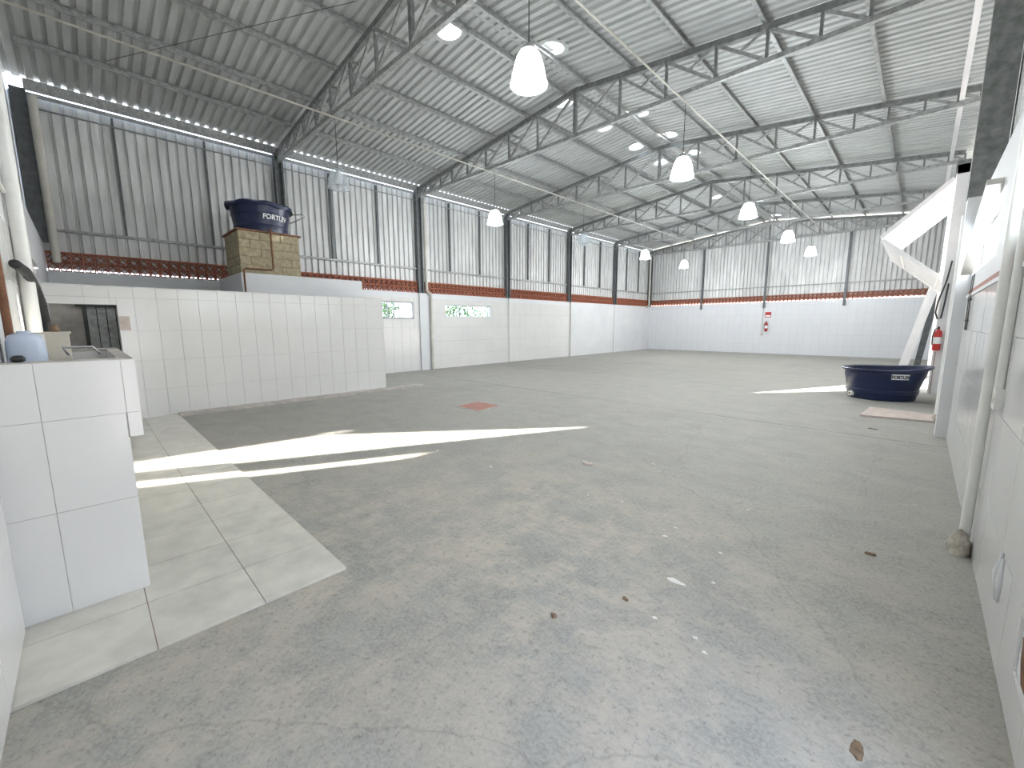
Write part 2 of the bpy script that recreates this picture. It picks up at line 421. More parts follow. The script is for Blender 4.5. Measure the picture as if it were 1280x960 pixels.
# white plaster drips
m = MB()
m.tube([(XR-0.014, 2.830, 0.46), (XR-0.014, 2.840, 0.36), (XR-0.014, 2.850, 0.22)], [0.004, 0.022, 0.006], 8)
m.tube([(XR-0.014, 2.800, 0.44), (XR-0.014, 2.785, 0.34), (XR-0.014, 2.780, 0.24)], [0.004, 0.016, 0.006], 8)
m.build('plaster_drip', 'whitepaint', wall_right, True)

# ------------------------------------------------------------------ pierced clay bricks
def brick_mesh(axis):
    bw, bh, d, t = 0.165, 0.175, 0.075, 0.017
    m = MB(); g = 0.004
    a, h = bw/2-g, bh-2*g
    m.box(-d, 0, -a, a, g, g+t); m.box(-d, 0, -a, a, bh-g-t, bh-g)
    m.box(-d, 0, -a, -a+t, g+t, bh-g-t); m.box(-d, 0, a-t, a, g+t, bh-g-t)
    c = Vector((-d/2, 0, bh/2)); rr = 0.058
    pts = [(c.x, 0, bh/2+rr), (c.x, rr, bh/2), (c.x, 0, bh/2-rr), (c.x, -rr, bh/2)]
    for i in range(4): m.bar(pts[i], pts[(i+1) % 4], 0.013, d*0.96, up=(1, 0, 0))
    if axis == 'y': m.v = [(y, -x, z) for x, y, z in m.v]
    me = bpy.data.meshes.new('pierced_brick'); me.from_pydata(m.v, [], m.f); me.materials.append(MT['brick']); return me
bx, by = brick_mesh('x'), brick_mesh('y')
y = YN+0.09
while y < YB-0.05:
    for r in range(2): link('pierced_brick', bx, (XL, y, WALLH+0.175*r), wall_left)
    y += 0.165
x = XL+0.09
while x < XR-0.05:
    for r in range(2): link('pierced_brick', by, (x, YB, WALLH+0.175*r), wall_back)
    x += 0.165
MB().box(XL-0.075, XL-0.002, YN, YB, BANDT, BANDT+0.02).build('brick_cap', 'brick', wall_left)

# ------------------------------------------------------------------ corrugated sheets
PITCH = 0.168; RIB = 6; SW = PITCH*RIB
PROF = [(0, 0), (0.085, 0), (0.108, 0.042), (0.145, 0.042)]
def prof_pts():
    L = []
    for k in range(RIB):
        for u, h in PROF: L.append((k*PITCH+u, h))
    L.append((SW, 0.003)); L.append((SW+0.06, 0.004)); return L
PP = prof_pts()
# roof
SKY_L = [4.94, 8.19, 9.88, 11.58, 13.2, 18.24, 22.45]; SKY_R = [6.57, 9.9, 11.55, 13.19, 16.58, 20.0, 23.2]
SKY = [(-6.31, y) for y in SKY_L] + [(-5.35, y) for y in SKY_R]
ceiling = struct(empty('ceiling', (RX, 12, 6.0)))
HR = 0.245
def roof_sheet(side, y0, holes):
    xe = -11.91 if side < 0 else 0.72
    if holes:
        hx = holes[0][0]; xs = [xe]; a, b = hx-0.33*(-side if side < 0 else 1), None
        lo, hi = hx-0.33, hx+0.33
        inner = [lo+i*0.022 for i in range(31)]
        xs = sorted([xe] + inner + [RX+side*0.02])
    else:
        xs = sorted([xe, RX+side*0.02])
    if holes:
        us = []
        for (a, b) in zip(PP[:-1], PP[1:]):
            k = max(1, int((b[0]-a[0])/0.02))
            for i in range(k): us.append((a[0]+(b[0]-a[0])*i/k, a[1]+(b[1]-a[1])*i/k))
        us.append(PP[-1])
    else: us = PP
    m = MB(); n = len(us)
    for xx in xs:
        for u, h in us: m.v.append((xx, y0+u, roof_z(xx)+h))
    for i in range(len(xs)-1):
        for j in range(n-1):
            cx = (xs[i]+xs[i+1])/2; cyy = y0+(us[j][0]+us[j+1][0])/2
            if any((cx-h[0])**2+(cyy-h[1])**2 < HR**2 for h in holes): continue
            m.f.append((i*n+j, i*n+j+1, (i+1)*n+j+1, (i+1)*n+j))
    return m
plain = {}
k = 0; y0 = -0.75
while y0 < 24.9:
    for side in (-1, 1):
        hs = [h for h in SKY if (h[0] < RX) == (side < 0) and y0-0.25 < h[1] < y0+SW+0.3]
        if hs or side not in plain:
            o = roof_sheet(side, y0, hs).build('roof_sheet', 'roof', ceiling)
            if not hs: plain[side] = (o.data, WL[o.name]-Vector((0, y0, 0)))
        else:
            me, off = plain[side]; link('roof_sheet', me, off+Vector((0, y0, 0)), ceiling)
    y0 += SW
m = MB()
m.bar((RX-0.14, -0.75, roof_z(RX-0.14)+0.045), (RX-0.14, 25.2, roof_z(RX-0.14)+0.045), 0.34, 0.004, up=(0.11, 0, 1))
m.bar((RX+0.14, -0.75, roof_z(RX+0.14)+0.045), (RX+0.14, 25.2, roof_z(RX+0.14)+0.045), 0.34, 0.004, up=(-0.11, 0, 1))
m.build('ridge_cap', 'roof', ceiling)

# wall siding
UMAX = {('x', XR+0.16, 2.95): 12.19}
def prof_siding():
    L = []
    for k in range(RIB):
        for u, h in ((0, 0), (0.104, 0), (0.112, 0.06), (0.152, 0.06), (0.160, 0.0)): L.append((k*PITCH+u, h))
    L.append((SW, 0.003)); L.append((SW+0.06, 0.004)); return L
PS = prof_siding()
def siding_sheet(axis, face, sgn, u0, z0, ztop, parent, wdt=SW):
    m = MB(); us = list(PS)
    if u0+us[-1][0] > UMAX.get((axis, face, z0), 99): us = [p for p in us if u0+p[0] <= UMAX[(axis, face, z0)]]
    for zz in (0, 1):
        for u, h in us:
            z = z0 if zz == 0 else ztop(u0+u)
            m.v.append((face+sgn*h, u0+u, z) if axis == 'x' else (u0+u, face+sgn*h, z))
    n = len(us)
    for j in range(n-1): m.f.append((j, j+1, n+j+1, n+j))
    return m.build('siding_sheet', 'siding', parent)
SC = {}
def siding_row(axis, face, sgn, a, b, z0, ztop, parent, const=True):
    u = a
    while u < b-0.2:
        if const and (axis, face, z0) in SC and u+SW+0.06 < UMAX.get((axis, face, z0), 99):
            me, off = SC[(axis, face, z0)]
            link('siding_sheet', me, off+(Vector((0, u, 0)) if axis == 'x' else Vector((u, 0, 0))), parent)
        else:
            o = siding_sheet(axis, face, sgn, u, z0, ztop, parent)
            if const: SC[(axis, face, z0)] = (o.data, WL[o.name]-(Vector((0, u, 0)) if axis == 'x' else Vector((u, 0, 0))))
        u += SW
siding_row('x', XL-0.085, -1, YN-0.3, YB, 2.605, lambda u: 5.685, wall_left)
siding_row('y', YB+0.085, 1, XL-0.1, XR+0.1, 2.625, lambda u: min(roof_z(u), roof_z(u))-0.09, wall_back, False)
siding_row('x', XR+0.16, 1, YN-0.1, G0-0.2, 2.95, lambda u: 5.78, wall_right)
siding_row('x', XR+0.16, 1, 12.32, G1-0.1, 4.55, lambda u: 5.78, wall_right)
siding_row('x', XR+0.16, 1, G1+0.02, YB, 2.951, lambda u: 5.78, wall_right)
siding_row('y', YN-0.16, -1, XL-0.1, XR+0.1, 2.98, lambda u: roof_z(u)-0.03, wall_near, False)

# ------------------------------------------------------------------ trusses
DX = [0, 1.07, 2.01, 2.87, 3.63, 4.32, 4.87, 5.40, 5.85, 6.14]
TLAB = ['grey steel truss with diagonal web ending at the column behind the blue water tank',
        'grey steel truss with diagonal web ending at the column between the two low windows',
        'grey steel truss with diagonal web ending at the column just beyond the wide low window',
        'grey steel truss with diagonal web landing above the folding gate',
        'grey steel truss with diagonal web standing next before the one at the end wall',
        'grey steel truss standing directly against the end wall siding']
def make_truss(yt):
    t = empty('roof_truss', (RX, yt, 5.49))
    tag(t, 'grey steel truss with diagonal web spanning the hall under the corrugated roof', 'roof truss', 'roof trusses')
    for s in (-1, 1):
        MB().bar((RX, yt, chord_top(RX)-0.05), (RX+s*6.14, yt, chord_top(RX+6.14)-0.05), 0.075, 0.10).build('top_chord', 'truss', t)
        MB().bar((RX, yt, 5.535), (RX+s*6.14, yt, 5.555), 0.075, 0.075).build('bottom_chord', 'galv', t)
        for k in range(1, 10):
            x = RX+s*DX[k]
            MB().bar((x, yt+0.012, 5.56), (x, yt+0.012, chord_top(x)-0.08), 0.04, 0.05, up=(0, 1, 0)).build('web_post', 'truss', t)
        for k in range(0, 9):
            xa, xb = RX+s*DX[k], RX+s*DX[k+1]
            za = chord_top(xa)-0.10
            MB().bar((xa+s*0.03, yt-0.012, za), (xb-s*0.03, yt-0.012, 5.58), 0.05, 0.045, up=(0, 1, 0)).build('diagonal_brace', 'galv', t)
            if k == 0:
                MB().bar((xa+s*0.03, yt-0.036, 5.58), (xb-s*0.03, yt-0.036, chord_top(xb)-0.10), 0.05, 0.045, up=(0, 1, 0)).build('diagonal_brace', 'galv', t)
            elif k <= 3:
                mx, mz = (xa+xb)/2, (za+5.58)/2
                MB().bar((mx, yt-0.036, mz), (xb-s*0.03, yt-0.036, chord_top(xb)-0.10), 0.045, 0.04, up=(0, 1, 0)).build('diagonal_brace', 'galv', t)
    MB().bar((RX, yt, 5.56), (RX, yt, chord_top(RX)-0.06), 0.07, 0.07, up=(0, 1, 0)).build('king_post', 'truss', t)
    return t
tr0 = make_truss(TRY[1]); tr0['label'] = TLAB[0]
for k, yt in enumerate(TRY[2:]):
    o = copy_tree(tr0, (RX, yt-(0.02 if yt > 24 else 0), 5.49)); o['label'] = TLAB[k+1]

# purlins
for px in (-10.65, -9.49, -8.30, -7.16, -6.06, -5.50, -4.45, -3.36, -2.2, -1.0):
    zt = roof_z(px)
    m = MB()
    m.box(px-0.004, px+0.004, -0.3, 24.2, zt-0.098, zt-0.002)          # web
    m.box(px-0.004, px+0.052, -0.3, 24.2, zt-0.102, zt-0.097)          # bottom flange
    m.box(px-0.004, px+0.052, -0.3, 24.2, zt-0.005, zt-0.0005)
    m.box(px+0.048, px+0.052, -0.3, 24.2, zt-0.097, zt-0.08)
    tag(m.build('roof_purlin', 'galv'), ('galvanised ridge purlin, one of the close pair at the roof peak' if -6.2 < px < -5.4 else 'galvanised channel purlin on the roof slope of the water tank side' if px < RX else 'galvanised channel purlin on the roof slope of the folding gate side'), 'purlin', 'roof purlins')
tag(MB().box(XL-0.005, XL+0.045, -0.3, 24.2, 5.706, 5.888).build('eave_beam', 'galv'), 'grey eave beam above the siding beside the row of wall columns with downpipes', 'beam')
tag(MB().box(0.10, 0.17, -0.3, 24.2, 5.60, 5.82).build('eave_beam', 'whitemetal'), 'pale eave beam under the roof edge on the gate side', 'beam')
tag(MB().box(XL-0.06, XL-0.02, YN, YB, 5.63, 5.69).build('siding_rail', 'galv'), 'top siding rail just below the eave beam beside the water tank wall', 'rail')
tag(MB().box(XL-0.06, XL-0.01, YN, YB, 3.295, 3.345).build('siding_rail', 'galv'), 'thin grey steel rail across the long siding above the pierced bricks, behind the water tank', 'rail')
tag(MB().box(XL, XR, YB+0.02, YB+0.075, 3.295, 3.345).build('siding_rail', 'galv'), 'thin grey steel rail across the end wall siding over the fire extinguisher', 'rail')
tag(MB().tube([(XL+0.0, YN+0.02, 5.43), (XL+0.0, 7.75, 5.43), (XL+0.0, YB-0.1, 5.43)], 0.013, 8).build('wall_conduit', 'galv', None, True), 'thin electrical conduit high on the long siding below the eave', 'conduit')

# columns of the left side, intermediate posts, downpipes
for i, yt in enumerate(TRY):
    zb = 3.06 if i == 0 else WALLH
    if i == 0: yt = YN-0.02
    xo = 0.03 if i == 0 else 0.09
    if i == 6: yt = YB-0.12
    m = MB()
    m.box(XL-0.06, XL+xo, yt-0.1, yt-0.094, zb, 5.72); m.box(XL-0.06, XL+xo, yt+0.094, yt+0.1, zb, 5.72)
    m.box(XL+0.01, XL+0.018, yt-0.094, yt+0.094, zb, 5.72)
    m.box(XL+xo-0.006, XL+xo, yt-0.094, yt-0.06, zb, 5.72); m.box(XL+xo-0.006, XL+xo, yt+0.06, yt+0.094, zb, 5.72)
    tag(m.build('steel_column', 'galvdark'), 'dark grey steel column rising from the white wall up to a truss end, beside the long siding', 'column', 'columns along the long siding')
    if i in (0, 6): continue
    for dy in (1.28, 2.66):
        tag(MB().bar((XL-0.035, yt+dy, 3.33), (XL-0.035, yt+dy, 5.6), 0.05, 0.06, up=(0, 1, 0)).build('siding_post', 'galvdark'), 'slim dark siding post between two columns of the long wall', 'post', 'slim posts of the long siding')
for dy in (1.05, 2.55):
    tag(MB().bar((XL-0.035, TRY[0]+dy, 3.33), (XL-0.035, TRY[0]+dy, 5.6), 0.05, 0.035, up=(0, 1, 0)).build('siding_post', 'galvdark'), 'slim dark siding post between two columns of the long wall', 'post', 'slim posts of the long siding')
def pipe(name, path, r, mat, label, cat='pipe', group=None, n=12):
    return tag(MB().tube(path, r, n).build(name, mat, None, True, 50), label, cat, group)
pipe('brace_wire', [(-10.32, 0.74, 5.955), (-6.58, 3.42, 6.365)], 0.004, 'darkmetal', 'thin bracing wire stretched diagonally under the roof sheets in the bay with the corner downpipe', 'wire')
pipe('downpipe', [(XL+0.1, YN+0.15, 5.6), (XL+0.1, YN+0.15, 2.7)], 0.06, 'pvcold', 'aged cream downpipe in the corner beside the stacked sheets of siding over the tiled partition')
pipe('downpipe', [(XL+0.07, 8.08, 5.55), (XL+0.07, 8.08, 2.62), (XL+0.07, 8.24, 2.5), (XL+0.07, 8.24, 0.0)], 0.05, 'pvcold', 'aged cream downpipe stepping sideways between the two low windows')
pipe('downpipe', [(XL+0.1, YB-0.32, 5.55), (XL+0.1, YB-0.32, 2.62), (XL+0.05, YB-0.5, 2.5)], 0.05, 'pvcold', 'aged cream downpipe in the far corner ending above the white wall')
for yy, lab in ((12.0, 'thin white pipe down the white wall right of the wide low window'), (16.1, 'thin cream pipe down the white wall below the fourth dark column'), (20.05, 'thin white pipe down the white wall near the far corner')):
    pipe('wall_pipe', [(XL+0.035, yy, 2.55), (XL+0.035, yy, 0.0)], 0.03, 'pvcold' if yy > 15 and yy < 18 else 'pvc', lab)
tag(MB().box(XL+0.001, XL+0.06, 7.80, 8.08, 0, WALLH-0.01).build('pilaster', 'whitepaint'), 'white painted pilaster below the column beside the small framed window', 'pilaster')
# posts of the end wall
for px in (-8.85, -5.78, -2.6):
    tag(MB().bar((px, YB-0.05, WALLH-0.25), (px, YB-0.05, 5.5), 0.09, 0.08, up=(0, 1, 0)).build('siding_post', 'galvdark'), 'slim dark post standing against the end wall siding', 'post', 'posts of the end wall')
# columns of the right side
for i, yt in enumerate(TRY[1:6]):
    if i == 2: continue      # here the gate post carries the truss
    m = MB(); xi = XR-0.01 if i == 0 else 0.25
    m.box(xi, XR+0.14, yt-0.1, yt-0.092, 3.02, 5.55); m.box(xi, XR+0.14, yt+0.092, yt+0.1, 3.02, 5.55); m.box(xi, xi+0.008, yt-0.092, yt+0.092, 3.02, 5.55)
    tag(m.build('steel_column', 'truss'), 'grey steel column under a truss end along the gate side wall', 'column', 'columns along the gate side')
    if i > 0 and not (G0 < yt < G1):
        tag(MB().box(0.26, XR-0.001, yt-0.11, yt+0.11, 0, 3.02).build('pilaster', 'whitepaint'), ('white painted pilaster beside the bright high window of the gate side wall' if yt < 10 else 'white painted pilaster beyond the folding gate near the leaning channels'), 'pilaster')

# ------------------------------------------------------------------ windows
def window(name, rect, x0, mat, mull, frame=0.03, deep=0.06, cross=None, fmat='glassframe'):
    y0, y1, z0, z1 = rect
    r = struct(empty(name, (x0, (y0+y1)/2, z0)))
    m = MB()
    m.box(x0-deep/2, x0+deep/2, y0, y1, z0, z0+frame); m.box(x0-deep/2, x0+deep/2, y0, y1, z1-frame, z1)
    m.box(x0-deep/2, x0+deep/2, y0, y0+frame, z0+frame, z1-frame); m.box(x0-deep/2, x0+deep/2, y1-frame, y1, z0+frame, z1-frame)
    m.build('window_frame', fmat, r)
    ys = [y0+frame]+[y0+(y1-y0)*f for f in mull]+[y1-frame]
    for f in mull:
        yy = y0+(y1-y0)*f; MB().box(x0-0.02, x0+0.02, yy-0.014, yy+0.014, z0+frame, z1-frame).build('mullion', fmat, r)
    if cross: MB().box(x0-0.012, x0+0.012, y0+frame, y1-frame, cross-0.008, cross+0.008).build('glazing_bar', fmat, r)
    for a, b in zip(ys[:-1], ys[1:]):
        MB().box(x0-0.003, x0+0.003, a+0.014, b-0.014, z0+frame, z1-frame).build('pane', mat, r)
    return r
window('window_1', W1, XL-0.03, 'glass', (0.36, 0.52), 0.045, 0.10, 2.03)
window('window_2', W2, XL-0.1, 'glass', (0.30, 0.37, 0.66, 0.72), 0.02, 0.05, None, 'whitemetal')
window('window_4', W4, XR+0.10, 'frost', (0.33, 0.66), 0.04, 0.06, None, 'whitemetal')
window('window_3', W3, XR+0.10, 'frost', (0.33, 0.66), 0.04, 0.06, None, 'whitemetal')

d2 = struct(empty('added_side_door', (XR+0.08, 0.85, 0)))  # unseen open side door, added to let daylight onto the trough
MB().box(XR-0.01, XR+0.16, D2[0]-0.05, D2[0], 0, D2[3]+0.05).build('door_frame', 'whitemetal', d2)
MB().box(XR-0.01, XR+0.16, D2[1], D2[1]+0.05, 0, D2[3]+0.05).build('door_frame', 'whitemetal', d2)
MB().box(XR-0.01, XR+0.16, D2[0], D2[1], D2[3], D2[3]+0.05).build('door_frame', 'whitemetal', d2)
leaf_ = MB().box(XR+0.17, XR+1.62, 1.56, 1.60, 0.0, D2[3]-0.01).build('door_leaf', 'whitemetal', d2)
# ------------------------------------------------------------------ folding gate in the right wall
GX = 0.30
gate = empty('folding_gate', (GX, G0, 0)); tag(gate, 'white sheet-metal folding gate, half raised, its fold jutting into the hall above the blue tub', 'gate')
A = (GX-0.1, GTOP); B = (-0.84, 3.40); E_ = (1.75, 1.0)
def leaf(name, p, q, ya, yb, th, ribs):
    m = MB(); px, pz = p; qx, qz = q
    d = Vector((qx-px, 0, qz-pz)); n = Vector((-d.z, 0, d.x)).normalized()
    # sheet
    m.bar((px, (ya+yb)/2, pz), (qx, (ya+yb)/2, qz), yb-ya, th, up=n)
    o = m.build(name, 'whitemetal', gate)
    for k in range(ribs):
        f = (k+0.5)/ribs
        c = Vector((px, 0, pz))+d*f
        MB().bar((c.x, ya+0.02, c.z), (c.x, yb-0.02, c.z), 0.04, th+0.03, up=n).build('stiffener', 'whitemetal', o)
    return o
leaf('upper_leaf', A, B, G0+0.02, G1-0.02, 0.03, 1)
leaf('lower_leaf', (B[0]+0.02, B[1]-0.05), E_, G0+0.02, G1-0.02, 0.035, 4)
for yy in (G0+0.035, G1-0.035):
    d = 0.06
    MB().bar((A[0], yy, A[1]), (B[0], yy, B[1]), 0.03, 0.09, up=(0, 0, 1)).build('edge_channel', 'whitemetal', gate)
    MB().bar((B[0]+0.02, yy, B[1]-0.05), (E_[0], yy, E_[1]), 0.03, 0.09, up=(0, 0, 1)).build('edge_channel', 'whitemetal', gate)
MB().box(XR+0.02, XR+0.10, 12.32, G0-0.172, 3.02, 4.6).build('jamb_sheet', 'whitemetal', gate)
for yy, lab in ((G0-0.09, 'white gate post on the camera side of the folding gate with hose and extinguisher'), (G1+0.09, 'white gate post on the far side of the folding gate')):
    m = MB().box(0.22, XR+0.15, yy-0.08, yy+0.08, 0, 4.62)
    o = tag(m.build('gate_post', 'whitemetal'), lab, 'gate post')
tag(MB().box(0.22, XR+0.15, G0-0.17, G1+0.17, GTOP+0.03, 4.62).build('gate_lintel', 'whitemetal'), 'white steel lintel across the top of the folding gate', 'lintel')

# ------------------------------------------------------------------ partition, low rooms behind it, tank pedestal
PX = -8.95
part = holed_wall('wall_partition', 'x', PX-0.13, PX, YN, 4.87, 0, 2.11, [(YN, 0.40, -1, 1.83)], 'grout')
hol = [(YN-1, 0.40, -1, 1.83)]
zs = [0, 0.47, 0.95, 1.43, 1.94, 2.105]
tile_grid(part, 'x', PX, 1, [YN] + [0.05+0.2765*k for k in range(0, 17)] + [4.87], zs, hol)
MB().box(PX-0.135, PX+0.009, YN, 4.875, 2.107, 2.118).build('partition_cap', 'whitepaint', part)
MB().box(PX-0.13, PX+0.009, 4.868, 4.878, 0, 2.11).build('end_plaster', 'whitepaint', part)
MB().box(PX+0.001, PX+0.012, 0.405, 0.53, 1.44, 1.66).build('exposed_patch', 'boardpink', part)
struct(MB().box(XL, PX-0.13, 4.80, 4.87, 0, 2.11).build('wall_partition_end', 'whitepaint'))
blk = struct(MB().box(XL, -9.99, 2.36, 4.93, 2.11, 2.58).build('wall_washroom', 'whitepaint'))
MB().box(XL, -9.99, 2.36, 4.80, 0, 2.11).build('lower_wall', 'whitepaint', blk)
# shutter door behind the partition doorway
dr = struct(empty('door_1', (-10.4, 0.6, 0)))
MB().box(-10.44, -10.36, 0.02, 0.075, 0, 2.0).build('door_frame', 'darkmetal', dr)
MB().box(-10.44, -10.36, 0.93, 0.98, 0, 2.0).build('door_frame', 'darkmetal', dr)
MB().box(-10.52, -10.32, -0.06, 1.0, 1.84, 2.1).build('roller_box', 'darkmetal', dr)
for k in range(7):
    MB().box(-10.41, -10.39, 0.08+k*0.122, 0.08+k*0.122+0.108, 0.02, 1.84).build('door_slat', 'galv', dr)
MB().box(-10.44, -10.43, 0.08, 0.93, 0.02, 1.84).build('door_backing', 'darkmetal', dr)
# grey wall seen beside that door
struct(MB().box(-10.5, -10.42, YN, 0.02, 0, 2.0).build('wall_passage', 'kerb'))

ped = tag(empty('tank_pedestal', (-10.55, 2.95, 2.58)), 'pedestal of bare tan concrete blocks carrying the round blue water tank', 'pedestal')
p0, p1, q0, q1 = -11.12, -10.0, 2.37, 3.52
MB().box(p0+0.012, p1-0.012, q0+0.012, q1-0.012, 2.582, 3.42).build('mortar_core', 'mortar', ped)
ch = 0.1675
for c in range(5):
    z0 = 2.582+c*ch
    off = 0.0 if c % 2 == 0 else 0.195
    def row(a, b):
        L = [a]
        u = a+(0.39 if off == 0 else 0.195)
        while u < b-0.06: L.append(u); u += 0.39
        L.append(b); return L
    L = row(q0, q1)
    for a, b in zip(L[:-1], L[1:]): MB().box(p1-0.012, p1+random.uniform(0, .004), a+0.004, b-0.004, z0+0.004, z0+ch-0.004).build('block', 'block', ped)
    L = row(p0, p1)
    for a, b in zip(L[:-1], L[1:]): MB().box(a+0.004, b-0.004, q0-random.uniform(0, .004), q0+0.012, z0+0.004, z0+ch-0.004).build('block', 'block', ped)
MB().box(p0-0.03, p1+0.04, q0-0.04, q1+0.04, 3.42, 3.45).build('top_board', 'rust', ped)
pipe('water_pipe', [(-9.93, 2.40, 2.12), (-9.93, 2.40, 2.63), (-9.93, 2.44, 2.66), (-9.93, 2.90, 2.66), (-9.93, 2.95, 2.70), (-9.93, 2.95, 3.52)], 0.017, 'rust', 'rusty brown water pipe bent around the block pedestal under the tank')

def text_mesh(body, size, extrude=0.004, bold=0.012):
    cu = bpy.data.curves.new('txt', 'FONT'); cu.body = body; cu.size = size; cu.extrude = extrude; cu.offset = bold*size; cu.align_x = 'CENTER'
    cu.resolution_u = 3
    ob = bpy.data.objects.new('txt', cu); C.objects.link(ob)
    bpy.context.view_layer.update()
    dg = bpy.context.evaluated_depsgraph_get(); me = ob.evaluated_get(dg).to_mesh()
    v = [tuple(q.co) for q in me.vertices]; f = [tuple(p.vertices) for p in me.polygons]
    ob.evaluated_get(dg).to_mesh_clear()
    bpy.data.objects.remove(ob); bpy.data.curves.remove(cu)
    return v, f
def wrap_text(body, size, c, rad_at, zc, ang, mat, parent, bold=0.012, sx=1.0):
    v, f = text_mesh(body, size, 0.003, bold)
    m = MB()
    for x, y, z in v:
        zz = zc+y; r = rad_at(zz)+0.004+z; a = ang+x*sx/r
        m.v.append((c[0]+r*math.cos(a), c[1]+r*math.sin(a), zz))
    m.f = f
    return m.build('lettering', mat, parent)
def cone(z0, r0, z1, r1): return lambda z: r0+(r1-r0)*(z-z0)/(z1-z0)
# round tank with lid
tc_ = (-10.52, 2.95, 3.45)
tank = tag(empty('water_tank', tc_), 'round dark blue plastic water tank with lid and white lettering on the block pedestal', 'water tank')
prof = [(0.47, 0), (0.49, 0.015), (0.50, 0.10), (0.512, 0.11), (0.517, 0.15), (0.512, 0.16), (0.54, 0.34), (0.553, 0.35), (0.556, 0.38), (0.55, 0.39), (0.575, 0.53), (0.60, 0.54), (0.60, 0.565)]
MB().lathe(tc_, prof, 48, True, True).build('tank_body', 'blue', tank, True, 35)
# scalloped lid
m = MB(); n = 96; rings = [(0.0, 0.70), (0.2, 0.695), (0.42, 0.67), (0.56, 0.625), (0.625, 0.60), (0.64, 0.585), (0.638, 0.53)]
for r, z in rings:
    for i in range(n):
        a = 2*math.pi*i/n; wv = 0.018*math.cos(8*a)*(r/0.64)**2
        m.v.append((tc_[0]+r*math.cos(a)*(1+0.015*math.cos(8*a)), tc_[1]+r*math.sin(a)*(1+0.015*math.cos(8*a)), tc_[2]+z-0.02+wv))
for k in range(len(rings)-1):
    for i in range(n): m.f.append((k*n+i, (k+1)*n+i, (k+1)*n+(i+1) % n, k*n+(i+1) % n))
m.build('tank_lid', 'blue', tank, True, 40)
dirc = math.atan2(0-tc_[1], 0-tc_[0])
wrap_text('FORTLEV', 0.135, tc_, lambda z: 0.556+(z-3.83)*0.14, 3.45+0.265, dirc+0.55, 'letter', tank, 0.02, 0.95)
MB().tube([(tc_[0]+0.30, tc_[1]+0.50, tc_[2]+0.47), (tc_[0]+0.42, tc_[1]+0.73, tc_[2]+0.50), (tc_[0]+0.47, tc_[1]+0.76, tc_[2]+0.44), (tc_[0]+0.31, tc_[1]+0.48, tc_[2]+0.28)], 0.012, 8).build('pipe_bracket', 'galv', tank, True)

# open blue tub on the floor
bc = (-0.47, 11.22, 0)
tub = tag(empty('water_tub', bc), 'open dark blue plastic tub standing on the concrete floor by the gate', 'tub')
m = MB(); n = 64
outer = [(0.50, 0.0), (0.525, 0.015), (0.545, 0.12), (0.56, 0.13), (0.565, 0.20), (0.556, 0.21), (0.59, 0.42), (0.60, 0.44), (0.605, 0.56), (0.66, 0.575), (0.665, 0.605), (0.64, 0.615)]
inner = [(0.585, 0.60), (0.56, 0.40), (0.51, 0.05), (0.0, 0.045)]
for r, z in outer+inner:
    for i in range(n):
        a = 2*math.pi*i/n
        # the rim is warped: it rises on the wall side and the rear
        lift = max(0, z-0.42)/0.19*(0.07*max(0, math.cos(a-math.radians(8)))**2+0.0)
        st = 1+0.10*max(0, math.cos(a-math.radians(5)))**3*max(0, z-0.3)/0.3
        m.v.append((bc[0]+r*st*math.cos(a), bc[1]+r*math.sin(a), z+lift))
np_ = len(outer+inner)
for k in range(np_-1):
    for i in range(n): m.f.append((k*n+i, k*n+(i+1) % n, (k+1)*n+(i+1) % n, (k+1)*n+i))
m.f.append(tuple(range(n-1, -1, -1)))
m.build('tub_body', 'blue', tub, True, 40)
a0 = math.radians(-62)
m = MB(); nn = 10
for j in (0, 1):
    for i in range(nn+1):
        a = a0+(i/nn-0.5)*0.46; r = (0.598 if j == 0 else 0.612)+0.004
        m.v.append((bc[0]+r*math.cos(a), bc[1]+r*math.sin(a), 0.435+0.105*j))
for i in range(nn): m.f.append((i, i+1, nn+2+i, nn+1+i))
m.build('sticker', 'letter', tub)
wrap_text('FORTLEV', 0.088, bc, lambda z: 0.612, 0.455, a0, 'darkletter', tub, 0.02, 0.78)
a1 = math.radians(-140)
pl = (bc[0]+0.55*math.cos(a1), bc[1]+0.55*math.sin(a1))
MB().tube([(pl[0]+0.03*math.cos(a1)*-1, pl[1]+0.03, 0.09), (pl[0]+0.045*math.cos(a1), pl[1]+0.045*math.sin(a1), 0.09)], [0.055, 0.05], 14).build('outlet_flange', 'pvc', tub, True, 40)
MB().tube([(pl[0], pl[1], 0.09), (pl[0]+0.05*math.cos(a1), pl[1]+0.05*math.sin(a1), 0.09)], 0.022, 12).build('outlet_plug', 'rust', tub, True, 40)

# ------------------------------------------------------------------ tiled half-wall trough on the left
tr = tag(empty('tiled_trough', (-3.8, -0.1, 0)), 'white tiled half-height washing trough against the near wall, with overhanging upper front', 'trough')
m = MB(); YT = YN+0.002; m.box(-3.13, -3.06, YT, 0.11, 0, 1.318); m.box(-4.55, -4.47, YT, 0.11, 0, 1.318); m.box(-4.47, -3.13, 0.06, 0.11, 0, 0.905); m.box(-4.47, -3.13, YT, 0.06, 0.0, 0.85)
m.box(-4.55, -3.06, 0.11, 0.165, 0.905, 1.318)
m.build('trough_core', 'grout', tr)
tile_grid(tr, 'x', -3.06, 1, [YT, -0.19, 0.12], [0, 0.56, 1.035], [(0.115, 0.2, 0.9, 1.04)], g=0.0009)
tile_grid(tr, 'x', -3.06, 1, [YT, -0.19, 0.12, 0.178], [1.035, 1.325], [], g=0.0009)
tile_piece(tr, 'x', -3.06, 1, 0.12, 0.178, 0.9, 1.035, g=0.0009)
tile_grid(tr, 'y', 0.165, 1, steps(-4.55, -3.06, 0.31), [0.9, 1.04, 1.325])
